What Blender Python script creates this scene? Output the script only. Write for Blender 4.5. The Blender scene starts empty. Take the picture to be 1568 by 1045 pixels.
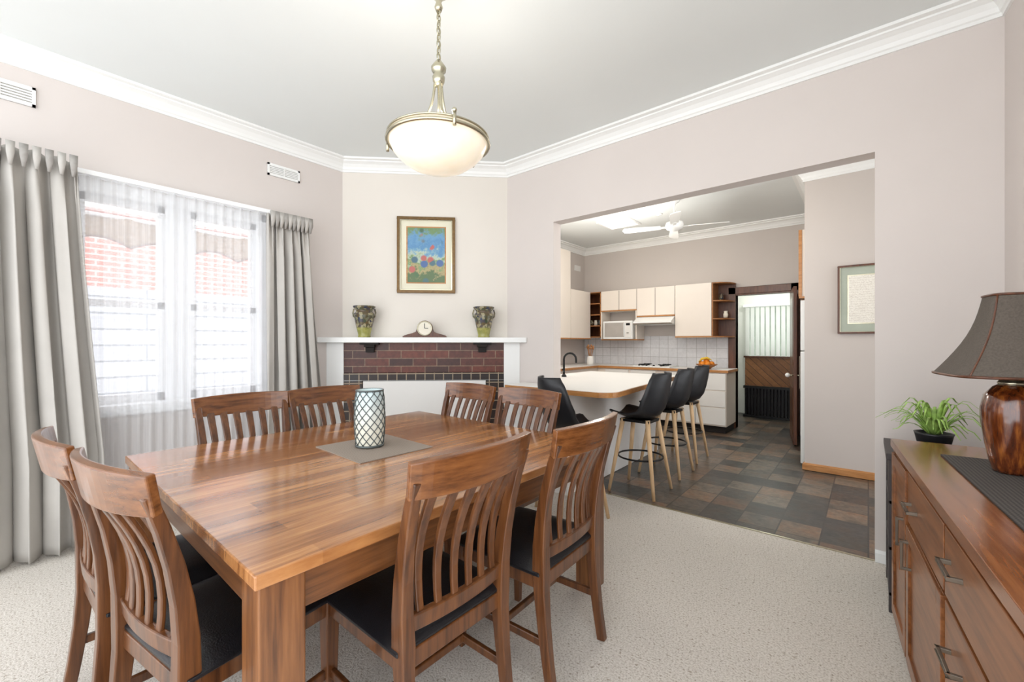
import bpy, bmesh, math, random
from mathutils import Vector, Matrix
random.seed(7)
R=math.radians
scene=bpy.context.scene

def lin(c):
    out=[]
    for v in c:
        v/=255.0
        out.append(v/12.92 if v<=0.04045 else ((v+0.055)/1.055)**2.4)
    return (out[0],out[1],out[2],1.0)

# ---------------------------------------------------------------- materials
def newmat(name):
    m=bpy.data.materials.new(name); m.use_nodes=True
    nt=m.node_tree; b=nt.nodes['Principled BSDF']
    return m,nt,b
def coords(nt,scale=(1,1,1),rot=(0,0,0)):
    tc=nt.nodes.new('ShaderNodeTexCoord'); mp=nt.nodes.new('ShaderNodeMapping')
    mp.inputs['Scale'].default_value=scale; mp.inputs['Rotation'].default_value=rot
    nt.links.new(tc.outputs['Object'],mp.inputs['Vector']); return mp.outputs['Vector']
def ramp(nt,fac,stops):
    r=nt.nodes.new('ShaderNodeValToRGB'); e=r.color_ramp.elements
    while len(e)<len(stops): e.new(0.5)
    for i,(p,c) in enumerate(stops): e[i].position=p; e[i].color=c
    nt.links.new(fac,r.inputs['Fac']); return r.outputs['Color']
def noise(nt,vec,scale,detail=4,rough=.5):
    n=nt.nodes.new('ShaderNodeTexNoise'); n.inputs['Scale'].default_value=scale
    n.inputs['Detail'].default_value=detail; n.inputs['Roughness'].default_value=rough
    nt.links.new(vec,n.inputs['Vector']); return n.outputs['Fac']
def bump(nt,b,h,strength=.2,dist=.01):
    n=nt.nodes.new('ShaderNodeBump'); n.inputs['Strength'].default_value=strength; n.inputs['Distance'].default_value=dist
    nt.links.new(h,n.inputs['Height']); nt.links.new(n.outputs['Normal'],b.inputs['Normal'])
def mixc(nt,fac,a,b_,mode='MIX'):
    m=nt.nodes.new('ShaderNodeMix'); m.data_type='RGBA'; m.blend_type=mode
    for sock,v in ((m.inputs[0],fac),(m.inputs[6],a),(m.inputs[7],b_)):
        if isinstance(v,bpy.types.NodeSocket): nt.links.new(v,sock)
        else: sock.default_value=v
    return m.outputs[2]
def scl(c,k): return (min(c[0]*k,1),min(c[1]*k,1),min(c[2]*k,1),1)
def plain(name,rgb,rough=.5,metal=0,var=.06,scale=8,bmp=0,spec=None,emit=0):
    m,nt,b=newmat(name); c=lin(rgb)
    n=noise(nt,coords(nt),scale)
    col=ramp(nt,n,[(.3,scl(c,1-var)),(.7,scl(c,1+var))])
    nt.links.new(col,b.inputs['Base Color'])
    b.inputs['Roughness'].default_value=rough; b.inputs['Metallic'].default_value=metal
    if spec is not None: b.inputs['Specular IOR Level'].default_value=spec
    if bmp: bump(nt,b,noise(nt,coords(nt),scale*12),bmp,.003)
    if emit:
        nt.links.new(col,b.inputs['Emission Color']); b.inputs['Emission Strength'].default_value=emit
    return m
def wood(name,dark,mid,light,stretch=(14,14,1.2),rough=.35,scale=3.0,coat=0):
    m,nt,b=newmat(name)
    v=coords(nt,stretch); n=noise(nt,v,scale,6,.6)
    col=ramp(nt,n,[(.28,lin(dark)),(.5,lin(mid)),(.75,lin(light))])
    nt.links.new(col,b.inputs['Base Color']); b.inputs['Roughness'].default_value=rough
    b.inputs['Coat Weight'].default_value=coat; b.inputs['Coat Roughness'].default_value=.15
    return m

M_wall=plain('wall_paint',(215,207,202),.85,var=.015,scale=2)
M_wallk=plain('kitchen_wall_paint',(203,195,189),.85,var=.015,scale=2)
M_chim=plain('chimney_wall_paint',(226,220,211),.85,var=.015,scale=2)
M_ceil=plain('ceiling_paint',(230,234,233),.9,var=.01,scale=2)
M_trim=plain('white_gloss_trim',(241,242,240),.4,var=.01,scale=3)
M_white=plain('white_laminate',(232,230,226),.4,var=.01,scale=3)
M_cream=plain('cream_cupboard',(234,224,213),.45,var=.012,scale=3)
M_jar=wood('jarrah_dark',(66,38,24),(92,54,34),(112,68,44))
M_oak=wood('oak_edge',(160,108,58),(184,128,74),(200,146,92),(2,14,14))
M_chair=wood('chair_wood',(56,30,14),(92,54,27),(116,72,38),(18,18,1.0),.3,coat=.3)
M_chairrail=wood('chair_rail_wood',(74,41,19),(114,69,35),(138,87,47),(1.5,14,18),.27,coat=.4)
M_leather=plain('black_leather',(18,18,22),.34,var=.15,scale=20,bmp=.3)
M_blackpl=plain('black_plastic',(28,29,33),.42,var=.05)
M_black=plain('black_metal',(18,18,19),.35,metal=.3)
M_beech=wood('beech_leg',(196,160,118),(214,180,138),(226,196,158),(14,14,1.5),.5)
M_brassy=plain('brushed_nickel',(186,180,158),.25,metal=.95,var=.04)
M_steel=plain('pewter_handle',(120,112,102),.35,metal=.9)
M_curt=plain('curtain_fabric',(184,180,174),.7,var=.04,scale=6)
M_tape=plain('curtain_heading',(160,156,151),.8,var=.1,scale=30)
M_winw=plain('window_paint',(246,247,248),.4,var=.01)
M_dark=plain('dark_recess',(30,24,22),.8)
M_pewt=plain('slate_stand',(62,56,56),.55)
M_green=plain('leaf_green',(150,186,92),.5,var=.4,scale=30)
M_gold=plain('gold_frame',(110,84,48),.4,metal=.4,var=.2,scale=40)
M_matb=plain('picture_mount',(226,222,200),.8,var=.02)
M_paper=plain('paper',(236,230,214),.9,var=.02)
M_orange=plain('orange_fruit',(232,140,30),.5,var=.15,scale=30,bmp=.2)
M_banana=plain('yellow_fruit',(236,196,60),.5,var=.1)

def table_top_mat():
    m,nt,b=newmat('table_top_wood')
    v=coords(nt,(1,1,1),(0,0,R(90)))
    br=nt.nodes.new('ShaderNodeTexBrick'); nt.links.new(v,br.inputs['Vector'])
    br.inputs['Scale'].default_value=1; br.inputs['Mortar Size'].default_value=0.0
    br.inputs['Brick Width'].default_value=.7; br.inputs['Row Height'].default_value=.075
    br.inputs['Color1'].default_value=lin((206,154,102)); br.inputs['Color2'].default_value=lin((152,102,60))
    br.inputs['Bias'].default_value=-.15; br.offset=.37; br.offset_frequency=3
    n=noise(nt,coords(nt,(26,1.1,5)),2.2,8,.68)
    col=ramp(nt,n,[(.28,lin((112,82,58))),(.43,lin((204,182,160))),(.7,lin((255,248,238)))])
    c=mixc(nt,.9,br.outputs['Color'],col,'MULTIPLY')
    n2=noise(nt,coords(nt,(6,.8,1)),1.9,4,.6)
    c2=ramp(nt,n2,[(.45,(1,1,1,1)),(.68,lin((170,132,102)))])
    c=mixc(nt,.75,c,c2,'MULTIPLY')
    nt.links.new(c,b.inputs['Base Color']); b.inputs['Roughness'].default_value=.24
    b.inputs['Coat Weight'].default_value=.6; b.inputs['Coat Roughness'].default_value=.1
    return m
M_ttop=table_top_mat()
M_tleg=wood('table_leg_wood',(80,45,20),(120,75,39),(144,95,54),(16,16,.9),.32,coat=.25)
M_tapr=wood('table_apron_wood',(72,41,19),(109,67,35),(131,84,46),(1,1.2,20),.32,coat=.25)
M_sbtop=wood('sideboard_top_wood',(98,54,27),(140,84,46),(164,106,62),(1.0,16,12),.22,coat=.5)
M_sb=wood('sideboard_front_wood',(92,51,25),(130,79,42),(154,99,58),(1.3,14,14),.33,coat=.2)
M_ply=wood('pine_board',(140,92,52),(162,108,62),(182,128,78),(1,12,12),.5)

def carpet_mat():
    m,nt,b=newmat('berber_carpet')
    v=coords(nt)
    n=noise(nt,v,125,3,.7)
    col=ramp(nt,n,[(.32,lin((164,154,142))),(.43,lin((200,193,183))),(.56,lin((220,214,206)))])
    n2=noise(nt,v,1.2,2)
    c2=ramp(nt,n2,[(.3,(.94,.94,.94,1)),(.7,(1,1,1,1))])
    c=mixc(nt,1,col,c2,'MULTIPLY')
    n3=noise(nt,v,62,2,.5)
    c3=ramp(nt,n3,[(.30,lin((196,188,178))),(.38,(1,1,1,1))])
    c=mixc(nt,.8,c,c3,'MULTIPLY')
    nt.links.new(c,b.inputs['Base Color']); b.inputs['Roughness'].default_value=.95
    b.inputs['Specular IOR Level'].default_value=.1
    bump(nt,b,n,.5,.007); return m
M_carpet=carpet_mat()
def slate_mat():
    m,nt,b=newmat('slate_tiles')
    T=.245
    v=coords(nt)
    br=nt.nodes.new('ShaderNodeTexBrick'); nt.links.new(v,br.inputs['Vector'])
    br.offset=0; br.inputs['Scale'].default_value=1; br.inputs['Brick Width'].default_value=T; br.inputs['Row Height'].default_value=T
    br.inputs['Mortar Size'].default_value=.005
    br.inputs['Color1'].default_value=(1,1,1,1); br.inputs['Color2'].default_value=(1,1,1,1); br.inputs['Mortar'].default_value=(0,0,0,1)
    dv=nt.nodes.new('ShaderNodeVectorMath'); dv.operation='DIVIDE'; dv.inputs[1].default_value=(T,T,1); nt.links.new(v,dv.inputs[0])
    fl=nt.nodes.new('ShaderNodeVectorMath'); fl.operation='FLOOR'; nt.links.new(dv.outputs[0],fl.inputs[0])
    ml=nt.nodes.new('ShaderNodeVectorMath'); ml.operation='MULTIPLY'; ml.inputs[1].default_value=(1,1,0); nt.links.new(fl.outputs[0],ml.inputs[0])
    wn=nt.nodes.new('ShaderNodeTexWhiteNoise'); wn.noise_dimensions='3D'; nt.links.new(ml.outputs[0],wn.inputs['Vector'])
    tile=ramp(nt,wn.outputs['Value'],[(0,lin((58,57,58))),(.2,lin((98,96,94))),(.4,lin((144,132,120))),(.58,lin((76,78,77))),(.78,lin((154,132,114))),(1,lin((82,72,66)))])
    n=noise(nt,v,6,6,.65)
    c2=ramp(nt,n,[(.32,lin((158,162,158))),(.5,lin((228,222,214))),(.62,lin((240,206,176))),(.75,lin((190,192,188)))])
    c=mixc(nt,.9,tile,c2,'MULTIPLY')
    n3=noise(nt,v,20,6,.75); c3=ramp(nt,n3,[(.3,(.4,.4,.4,1)),(.66,(1.0,1.0,1.0,1))])
    c=mixc(nt,.85,c,c3,'MULTIPLY')
    c=mixc(nt,br.outputs['Fac'],c,lin((54,49,46)))
    nt.links.new(c,b.inputs['Base Color']); b.inputs['Roughness'].default_value=.33
    bump(nt,b,n3,.35,.006); return m
M_slate=slate_mat()
def brick_mat(name,c1,c2,mort,bw,rh,ms,plane='xz',rough=.7,offset=.5,dk=.55,rot=0):
    m,nt,b=newmat(name)
    tc=nt.nodes.new('ShaderNodeTexCoord'); sp=nt.nodes.new('ShaderNodeSeparateXYZ'); cb=nt.nodes.new('ShaderNodeCombineXYZ')
    nt.links.new(tc.outputs['Object'],sp.inputs[0])
    nt.links.new(sp.outputs['X' if plane[0]=='x' else 'Y'],cb.inputs['X']); nt.links.new(sp.outputs['Z'],cb.inputs['Y'])
    mp=nt.nodes.new('ShaderNodeMapping'); mp.inputs['Rotation'].default_value=(0,0,rot); nt.links.new(cb.outputs[0],mp.inputs[0])
    br=nt.nodes.new('ShaderNodeTexBrick'); nt.links.new(mp.outputs[0],br.inputs['Vector']); br.offset=offset
    br.inputs['Scale'].default_value=1; br.inputs['Brick Width'].default_value=bw; br.inputs['Row Height'].default_value=rh
    br.inputs['Mortar Size'].default_value=ms; br.inputs['Color1'].default_value=lin(c1); br.inputs['Color2'].default_value=lin(c2); br.inputs['Mortar'].default_value=lin(mort)
    n=noise(nt,tc.outputs['Object'],22,6,.7); c=mixc(nt,.7,br.outputs['Color'],ramp(nt,n,[(.3,(dk,dk,dk,1)),(.7,(1,1,1,1))]),'MULTIPLY')
    nt.links.new(c,b.inputs['Base Color']); b.inputs['Roughness'].default_value=rough
    return m
M_brick=brick_mat('clinker_brick',(118,58,42),(68,38,32),(146,120,96),.23,.076,.004,rough=.42,dk=.25)
M_brickd=brick_mat('dark_tile_brick',(52,38,32),(36,28,26),(160,142,118),.09,.09,.005,rough=.35,offset=0)
M_nbrick=brick_mat('neighbour_brick',(204,126,114),(196,116,104),(216,190,182),.3,.085,.012,'yz',.9,dk=.9)
M_nclad=brick_mat('neighbour_cladding',(184,187,194),(170,174,182),(124,130,138),3,.25,.016,'yz',.8,dk=.9)
M_tiles=brick_mat('white_wall_tiles',(222,222,225),(212,213,217),(170,170,170),.15,.15,.003,'xz',.2,0,dk=.8)
M_timb=brick_mat('timber_dado',(150,100,58),(122,78,44),(60,36,20),2,.09,.004,'xz',.5,rot=R(45))

def sheer_mat(name,rgb,tfac,dif=.35):
    m=bpy.data.materials.new(name); m.use_nodes=True; nt=m.node_tree; nt.nodes.clear()
    o=nt.nodes.new('ShaderNodeOutputMaterial'); tr=nt.nodes.new('ShaderNodeBsdfTransparent')
    tl=nt.nodes.new('ShaderNodeBsdfTranslucent'); df=nt.nodes.new('ShaderNodeBsdfDiffuse')
    c=lin(rgb); tl.inputs[0].default_value=c; df.inputs[0].default_value=c
    a=nt.nodes.new('ShaderNodeMixShader'); a.inputs[0].default_value=dif
    nt.links.new(tl.outputs[0],a.inputs[1]); nt.links.new(df.outputs[0],a.inputs[2])
    b=nt.nodes.new('ShaderNodeMixShader')
    n=noise(nt,coords(nt,(1,60,1)),3,2)
    mr=nt.nodes.new('ShaderNodeMapRange'); mr.inputs[3].default_value=max(0,1-tfac-.08); mr.inputs[4].default_value=min(1,1-tfac+.08)
    nt.links.new(n,mr.inputs[0]); nt.links.new(mr.outputs[0],b.inputs[0])
    nt.links.new(tr.outputs[0],b.inputs[1]); nt.links.new(a.outputs[0],b.inputs[2]); nt.links.new(b.outputs[0],o.inputs[0])
    return m
M_sheer=sheer_mat('sheer_voile',(240,241,243),.45,.50)
M_blind=sheer_mat('blind_fabric',(240,241,238),.05)
M_diffuser=sheer_mat('skylight_diffuser',(250,250,250),.2,.1)
M_glass=sheer_mat('window_glass',(240,245,250),.95)

def glow_mat():
    m,nt,b=newmat('alabaster_glass')
    n=noise(nt,coords(nt),6,3); col=ramp(nt,n,[(.3,lin((246,232,206))),(.7,lin((252,244,226)))])
    nt.links.new(col,b.inputs['Base Color']); nt.links.new(col,b.inputs['Emission Color'])
    b.inputs['Emission Strength'].default_value=.27; b.inputs['Roughness'].default_value=.2
    return m
M_glow=glow_mat()
M_bulb=plain('lamp_bulb',(255,240,210),.4,emit=6)

def painting_mat():
    m,nt,b=newmat('tropical_painting')
    tc=nt.nodes.new('ShaderNodeTexCoord'); sp=nt.nodes.new('ShaderNodeSeparateXYZ'); nt.links.new(tc.outputs['Object'],sp.inputs[0])
    n=noise(nt,tc.outputs['Object'],11,5,.7)
    ad=nt.nodes.new('ShaderNodeMath'); ad.operation='MULTIPLY_ADD'; ad.inputs[1].default_value=1.1; nt.links.new(n,ad.inputs[0])
    mr=nt.nodes.new('ShaderNodeMapRange'); mr.inputs[1].default_value=-.27; mr.inputs[2].default_value=.27; nt.links.new(sp.outputs['Z'],mr.inputs[0])
    mm=nt.nodes.new('ShaderNodeMath'); mm.operation='SUBTRACT'; mm.inputs[1].default_value=.6; nt.links.new(mr.outputs[0],mm.inputs[0]); nt.links.new(mm.outputs[0],ad.inputs[2])
    base=ramp(nt,ad.outputs[0],[(.05,lin((84,108,68))),(.18,lin((176,158,112))),(.3,lin((110,142,92))),(.42,lin((182,194,172))),(.5,lin((116,160,184))),(.62,lin((84,136,180))),(.8,lin((104,152,190))),(.95,lin((110,140,96)))])
    vo=nt.nodes.new('ShaderNodeTexVoronoi'); vo.inputs['Scale'].default_value=11; nt.links.new(tc.outputs['Object'],vo.inputs['Vector'])
    f=ramp(nt,vo.outputs['Distance'],[(.34,(1,1,1,1)),(.46,(0,0,0,1))])
    sel=nt.nodes.new('ShaderNodeSeparateColor'); nt.links.new(vo.outputs['Color'],sel.inputs[0])
    gt=nt.nodes.new('ShaderNodeMath'); gt.operation='GREATER_THAN'; gt.inputs[1].default_value=.45; nt.links.new(sel.outputs[0],gt.inputs[0])
    mu=nt.nodes.new('ShaderNodeMath'); mu.operation='MULTIPLY'; nt.links.new(f,mu.inputs[0]); nt.links.new(gt.outputs[0],mu.inputs[1])
    pc=ramp(nt,sel.outputs[1],[(.3,lin((180,96,88))),(.5,lin((72,108,70))),(.8,lin((70,100,150)))])
    col=mixc(nt,mu.outputs[0],base,pc)
    nt.links.new(col,b.inputs['Base Color']); b.inputs['Roughness'].default_value=.35; return m
M_paint=painting_mat()
def vase_mat():
    m,nt,b=newmat('painted_vase_glaze')
    tc=nt.nodes.new('ShaderNodeTexCoord'); sp=nt.nodes.new('ShaderNodeSeparateXYZ'); nt.links.new(tc.outputs['Object'],sp.inputs[0])
    vo=nt.nodes.new('ShaderNodeTexVoronoi'); vo.inputs['Scale'].default_value=38; nt.links.new(tc.outputs['Object'],vo.inputs['Vector'])
    sel=nt.nodes.new('ShaderNodeSeparateColor'); nt.links.new(vo.outputs['Color'],sel.inputs[0])
    c1=ramp(nt,sel.outputs[0],[(0,lin((48,60,84))),(.35,lin((104,86,56))),(.6,lin((66,76,60))),(.85,lin((158,150,120)))])
    c2=ramp(nt,sel.outputs[1],[(0,lin((140,142,74))),(1,lin((166,162,94)))])
    g=ramp(nt,sp.outputs['Z'],[(.085,(0,0,0,1)),(.10,(1,1,1,1))])
    nt.links.new(mixc(nt,g,c2,c1),b.inputs['Base Color']); b.inputs['Roughness'].default_value=.25; return m
M_vase=vase_mat()
M_lampw=wood('lamp_base_glaze',(36,14,6),(96,44,16),(170,100,38),(30,30,2.2),.12,scale=2,coat=1)
def weave(name,a,b2,sc):
    m,nt,b=newmat(name)
    ch=nt.nodes.new('ShaderNodeTexChecker'); ch.inputs['Scale'].default_value=sc
    nt.links.new(coords(nt,(1,1,1),(0,0,R(45))),ch.inputs['Vector']); ch.inputs[1].default_value=lin(a); ch.inputs[2].default_value=lin(b2)
    nt.links.new(ch.outputs[0],b.inputs['Base Color']); b.inputs['Roughness'].default_value=.85
    return m
M_shade=plain('lamp_shade_linen',(90,82,74),.9,var=.16,scale=180)
M_runner=weave('runner_weave',(84,78,74),(50,46,44),130)
M_mat=weave('placemat_weave',(158,146,134),(122,110,100),160)
M_lattice=plain('lantern_leading',(96,104,104),.4,metal=.5)
def lan_mat():
    m,nt,b=newmat('lantern_glass')
    tc=nt.nodes.new('ShaderNodeTexCoord'); sp=nt.nodes.new('ShaderNodeSeparateXYZ'); nt.links.new(tc.outputs['Object'],sp.inputs[0])
    c=ramp(nt,sp.outputs['Z'],[(.08,lin((238,236,220))),(.17,lin((226,232,226))),(.26,lin((196,214,216)))])
    nt.links.new(c,b.inputs['Base Color']); b.inputs['Roughness'].default_value=.15; b.inputs['Coat Weight'].default_value=.5; return m
M_lang=lan_mat()

# ---------------------------------------------------------------- mesh builder
class MB:
    def __init__(s): s.v=[];s.f=[];s.m=[];s.s=[];s.mats=[];s.M=Matrix.Identity(4)
    def mi(s,mat):
        if mat not in s.mats: s.mats.append(mat)
        return s.mats.index(mat)
    def add(s,vs,fs,mat,smooth=False):
        o=len(s.v); k=s.mi(mat)
        s.v+= [tuple(s.M@Vector(p)) for p in vs]
        for f in fs: s.f.append([i+o for i in f]); s.m.append(k); s.s.append(smooth)
    def box(s,a,b,mat):
        x0,y0,z0=a;x1,y1,z1=b
        vs=[(x0,y0,z0),(x1,y0,z0),(x1,y1,z0),(x0,y1,z0),(x0,y0,z1),(x1,y0,z1),(x1,y1,z1),(x0,y1,z1)]
        s.add(vs,[(0,3,2,1),(4,5,6,7),(0,1,5,4),(1,2,6,5),(2,3,7,6),(3,0,4,7)],mat)
    def prism(s,poly,z0,z1,mat,axis='z',smooth=False):
        n=len(poly)
        def P(p,h):
            if axis=='z': return (p[0],p[1],h)
            if axis=='y': return (p[0],h,p[1])
            return (h,p[0],p[1])
        vs=[P(p,z0) for p in poly]+[P(p,z1) for p in poly]
        s.add(vs,[list(range(n))[::-1],list(range(n,2*n))],mat)
        s.add(vs,[(i,(i+1)%n,n+(i+1)%n,n+i) for i in range(n)],mat,smooth)
    def sweep(s,pts,w,d,side,mat,smooth=False):
        pts=[Vector(p) for p in pts]; n=len(pts); side=Vector(side).normalized(); vs=[]
        for i,p in enumerate(pts):
            t=(pts[min(i+1,n-1)]-pts[max(i-1,0)]).normalized(); nn=t.cross(side).normalized(); sd=nn.cross(t).normalized()
            ww=(w[i] if isinstance(w,(list,tuple)) else w)/2; dd=(d[i] if isinstance(d,(list,tuple)) else d)/2
            for a,b in ((-1,-1),(1,-1),(1,1),(-1,1)): vs.append(p+sd*ww*a+nn*dd*b)
        fs=[(0,1,2,3),(4*n-1,4*n-2,4*n-3,4*n-4)]
        for i in range(n-1):
            for j in range(4): fs.append((4*i+j,4*i+(j+1)%4,4*i+4+(j+1)%4,4*i+4+j))
        s.add(vs,fs,mat,smooth)
    def tube(s,pts,r,mat,seg=10,closed=False,caps=True):
        pts=[Vector(p) for p in pts]; n=len(pts); vs=[]; ref=Vector((0,0,1))
        t0=(pts[1]-pts[0]).normalized()
        if abs(t0.z)>.9: ref=Vector((1,0,0))
        for i,p in enumerate(pts):
            if closed: t=(pts[(i+1)%n]-pts[i-1]).normalized()
            else: t=(pts[min(i+1,n-1)]-pts[max(i-1,0)]).normalized()
            if abs(t.dot(ref))>.98: ref=Vector((.3,1,.2)).normalized()
            a=(ref-t*ref.dot(t)).normalized(); ref=a; b=t.cross(a)
            rr=r[i] if isinstance(r,(list,tuple)) else r
            for k in range(seg):
                th=2*math.pi*k/seg; vs.append(p+a*math.cos(th)*rr+b*math.sin(th)*rr)
        fs=[]
        for i in range(n if closed else n-1):
            j=(i+1)%n
            for k in range(seg): fs.append((i*seg+k,i*seg+(k+1)%seg,j*seg+(k+1)%seg,j*seg+k))
        s.add(vs,fs,mat,True)
        if caps and not closed: s.add(vs[:seg]+vs[-seg:],[list(range(seg))[::-1],list(range(seg,2*seg))],mat)
    def ring(s,c,rad,r,mat,axis='z',sx=1,sy=1,n=28,seg=8):
        pts=[]
        for i in range(n):
            a=2*math.pi*i/n; x=math.cos(a)*rad*sx;y=math.sin(a)*rad*sy
            if axis=='z': p=(c[0]+x,c[1]+y,c[2])
            elif axis=='y': p=(c[0]+x,c[1],c[2]+y)
            else: p=(c[0],c[1]+x,c[2]+y)
            pts.append(p)
        s.tube(pts,r,mat,seg,closed=True)
    def lathe(s,prof,mat,c=(0,0,0),seg=32,smooth=True):
        vs=[];n=len(prof)
        for (r,z) in prof:
            for k in range(seg):
                a=2*math.pi*k/seg
                vs.append((c[0]+r*math.cos(a),c[1]+r*math.sin(a),c[2]+z))
        fs=[]
        for i in range(n-1):
            for k in range(seg): fs.append((i*seg+k,i*seg+(k+1)%seg,(i+1)*seg+(k+1)%seg,(i+1)*seg+k))
        if prof[0][0]>1e-4: fs.append(list(range(seg))[::-1])
        if prof[-1][0]>1e-4: fs.append([ (n-1)*seg+k for k in range(seg)])
        s.add(vs,fs,mat,smooth)
    def grid(s,fn,nu,nv,mat,smooth=True):
        vs=[fn(i/nu,j/nv) for i in range(nu+1) for j in range(nv+1)]
        fs=[(i*(nv+1)+j,(i+1)*(nv+1)+j,(i+1)*(nv+1)+j+1,i*(nv+1)+j+1) for i in range(nu) for j in range(nv)]
        s.add(vs,fs,mat,smooth)
    def sphere(s,c,r,mat,sz=1,seg=16):
        s.lathe([(max(r*math.sin(math.pi*i/10),0),-r*sz*math.cos(math.pi*i/10)) for i in range(11)],mat,c,seg)
    def mesh(s,name):
        me=bpy.data.meshes.new(name); me.from_pydata(s.v,[],s.f)
        for m in s.mats: me.materials.append(m)
        me.polygons.foreach_set('material_index',s.m); me.polygons.foreach_set('use_smooth',s.s); me.update()
        bm=bmesh.new(); bm.from_mesh(me); bmesh.ops.remove_doubles(bm,verts=bm.verts,dist=1e-5)
        bmesh.ops.recalc_face_normals(bm,faces=bm.faces); bm.to_mesh(me); bm.free()
        return me
    def obj(s,name,loc=(0,0,0),rz=0,bevel=0,solid=0):
        return place(s.mesh(name),name,loc,rz,bevel,solid)
def place(me,name,loc=(0,0,0),rz=0,bevel=0,solid=0):
    o=bpy.data.objects.new(name,me); scene.collection.objects.link(o); o.location=loc; o.rotation_euler=(0,0,rz)
    if solid:
        m=o.modifiers.new('thick','SOLIDIFY'); m.thickness=solid; m.offset=0
    if bevel:
        m=o.modifiers.new('bevel','BEVEL'); m.width=bevel; m.segments=2; m.limit_method='ANGLE'; m.angle_limit=R(40); m.harden_normals=False
    return o
def profile_path(path,prof,mat,mb):
    n=len(path); rings=[]
    for i in range(n):
        p=Vector(path[i]); ns=[]
        if i>0: d=(Vector(path[i])-Vector(path[i-1])).normalized(); ns.append(Vector((d.y,-d.x)))
        if i<n-1: d=(Vector(path[i+1])-Vector(path[i])).normalized(); ns.append(Vector((d.y,-d.x)))
        if len(ns)==2:
            m=(ns[0]+ns[1]).normalized(); m=m/m.dot(ns[0])
        else: m=ns[0]
        rings.append([(p.x+m.x*o,p.y+m.y*o,z) for o,z in prof])
    k=len(prof); vs=[q for r in rings for q in r]; fs=[]
    for i in range(n-1):
        for j in range(k): fs.append((i*k+j,i*k+(j+1)%k,(i+1)*k+(j+1)%k,(i+1)*k+j))
    fs.append(list(range(k))); fs.append([ (n-1)*k+j for j in range(k)])
    mb.add(vs,fs,mat)

# ---------------------------------------------------------------- room shell
CH=3.10; KH=3.05; YO=3.32; YT=3.44
dR=Vector((math.sin(R(4.3)),-math.cos(R(4.3))))
RW0=Vector((.54,YO)); RW1=RW0+dR*2.6
b=MB(); b.box((-4.15,-1.6,-.1),(1.2,YO,0),M_carpet); b.obj('floor_carpet')
b=MB(); b.box((-4.27,YO,-.1),(2.6,7.16,-.004),M_slate); b.box((-1.9,7.16,-.1),(-.5,8.8,-.004),M_slate); b.obj('floor_slate')
WY0,WY1,WZ0,WZ1=.27,1.47,.83,2.39
b=MB()
b.box((-4.2,-1.6,0),(-4,WY0,CH),M_wall); b.box((-4.2,WY1,0),(-4,2.16,CH),M_wall)
b.box((-4.2,WY0,0),(-4,WY1,WZ0),M_wall); b.box((-4.2,WY0,WZ1),(-4,WY1,CH),M_wall); b.obj('wall_left')
b=MB(); b.prism([(-4.0,2.16),(-2.84,3.32),(-2.84,3.44),(-4.2,3.44),(-4.2,2.16)],0,CH,M_chim); b.obj('wall_chimney')
b=MB()
b.box((-2.84,YO,0),(-2.27,YT,CH),M_wall); b.box((-2.27,YO,2.43),(.03,YT,CH),M_wall); b.box((.03,YO,0),(2.7,YT,CH),M_wall); b.obj('wall_opening')
b=MB(); n=Vector((-dR.y,dR.x))
b.prism([tuple(p) for p in [RW0,RW1,RW1+n*.12,RW0+n*.12]],0,CH,M_wall); b.obj('wall_right')
b=MB(); b.box((-4.2,-1.6,CH),(1.2,YT,CH+.1),M_ceil); b.obj('ceiling_dining')
SX0,SX1,SY0,SY1=-3.05,-2.56,5.55,6.03
b=MB()
b.box((-4.27,YT,KH),(SX0,7.22,KH+.1),M_ceil); b.box((SX1,YT,KH),(2.7,7.22,KH+.1),M_ceil)
b.box((SX0,YT,KH),(SX1,SY0,KH+.1),M_ceil); b.box((SX0,SY1,KH),(SX1,7.22,KH+.1),M_ceil)
b.box((-2,7.22,2.6),(-.4,8.9,2.7),M_ceil); b.obj('ceiling_kitchen')
b=MB(); e=.004
b.box((SX0+e,SY0+e,KH-.02),(SX0+.035,SY1-e,KH+.3),M_trim); b.box((SX1-.035,SY0+e,KH-.02),(SX1-e,SY1-e,KH+.3),M_trim)
b.box((SX0+.035,SY0+e,KH-.02),(SX1-.035,SY0+.035,KH+.3),M_trim); b.box((SX0+.035,SY1-.035,KH-.02),(SX1-.035,SY1-e,KH+.3),M_trim)
b.box((SX0+.035,SY0+.035,KH+.02),(SX1-.035,SY1-.035,KH+.025),M_diffuser)
b.obj('skylight')
b=MB(); KY0,KY1,KZ0,KZ1=3.62,4.86,1.05,2.6  # unseen window opening added here to let daylight into the kitchen
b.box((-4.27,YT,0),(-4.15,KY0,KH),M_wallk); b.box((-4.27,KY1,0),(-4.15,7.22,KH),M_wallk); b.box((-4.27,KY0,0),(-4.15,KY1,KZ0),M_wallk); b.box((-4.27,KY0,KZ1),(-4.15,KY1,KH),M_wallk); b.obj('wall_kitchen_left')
b=MB()
for yy in (KY0,(KY0+KY1)/2-.03,KY1-.05): b.box((-4.25,yy,KZ0),(-4.17,yy+.05,KZ1),M_winw)
b.box((-4.25,KY0,KZ0),(-4.13,KY1,KZ0+.04),M_winw); b.box((-4.25,KY0,KZ1-.05),(-4.17,KY1,KZ1),M_winw); b.obj('added_light_window')  # frame of the added, out-of-view window
b=MB(); b.box((-4.15,7.1,0),(-1.53,7.22,KH),M_wallk); b.box((-1.53,7.1,2.02),(-.83,7.22,KH),M_wallk); b.box((-.83,7.1,0),(.3,7.22,KH),M_wallk); b.obj('wall_kitchen_back')
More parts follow.
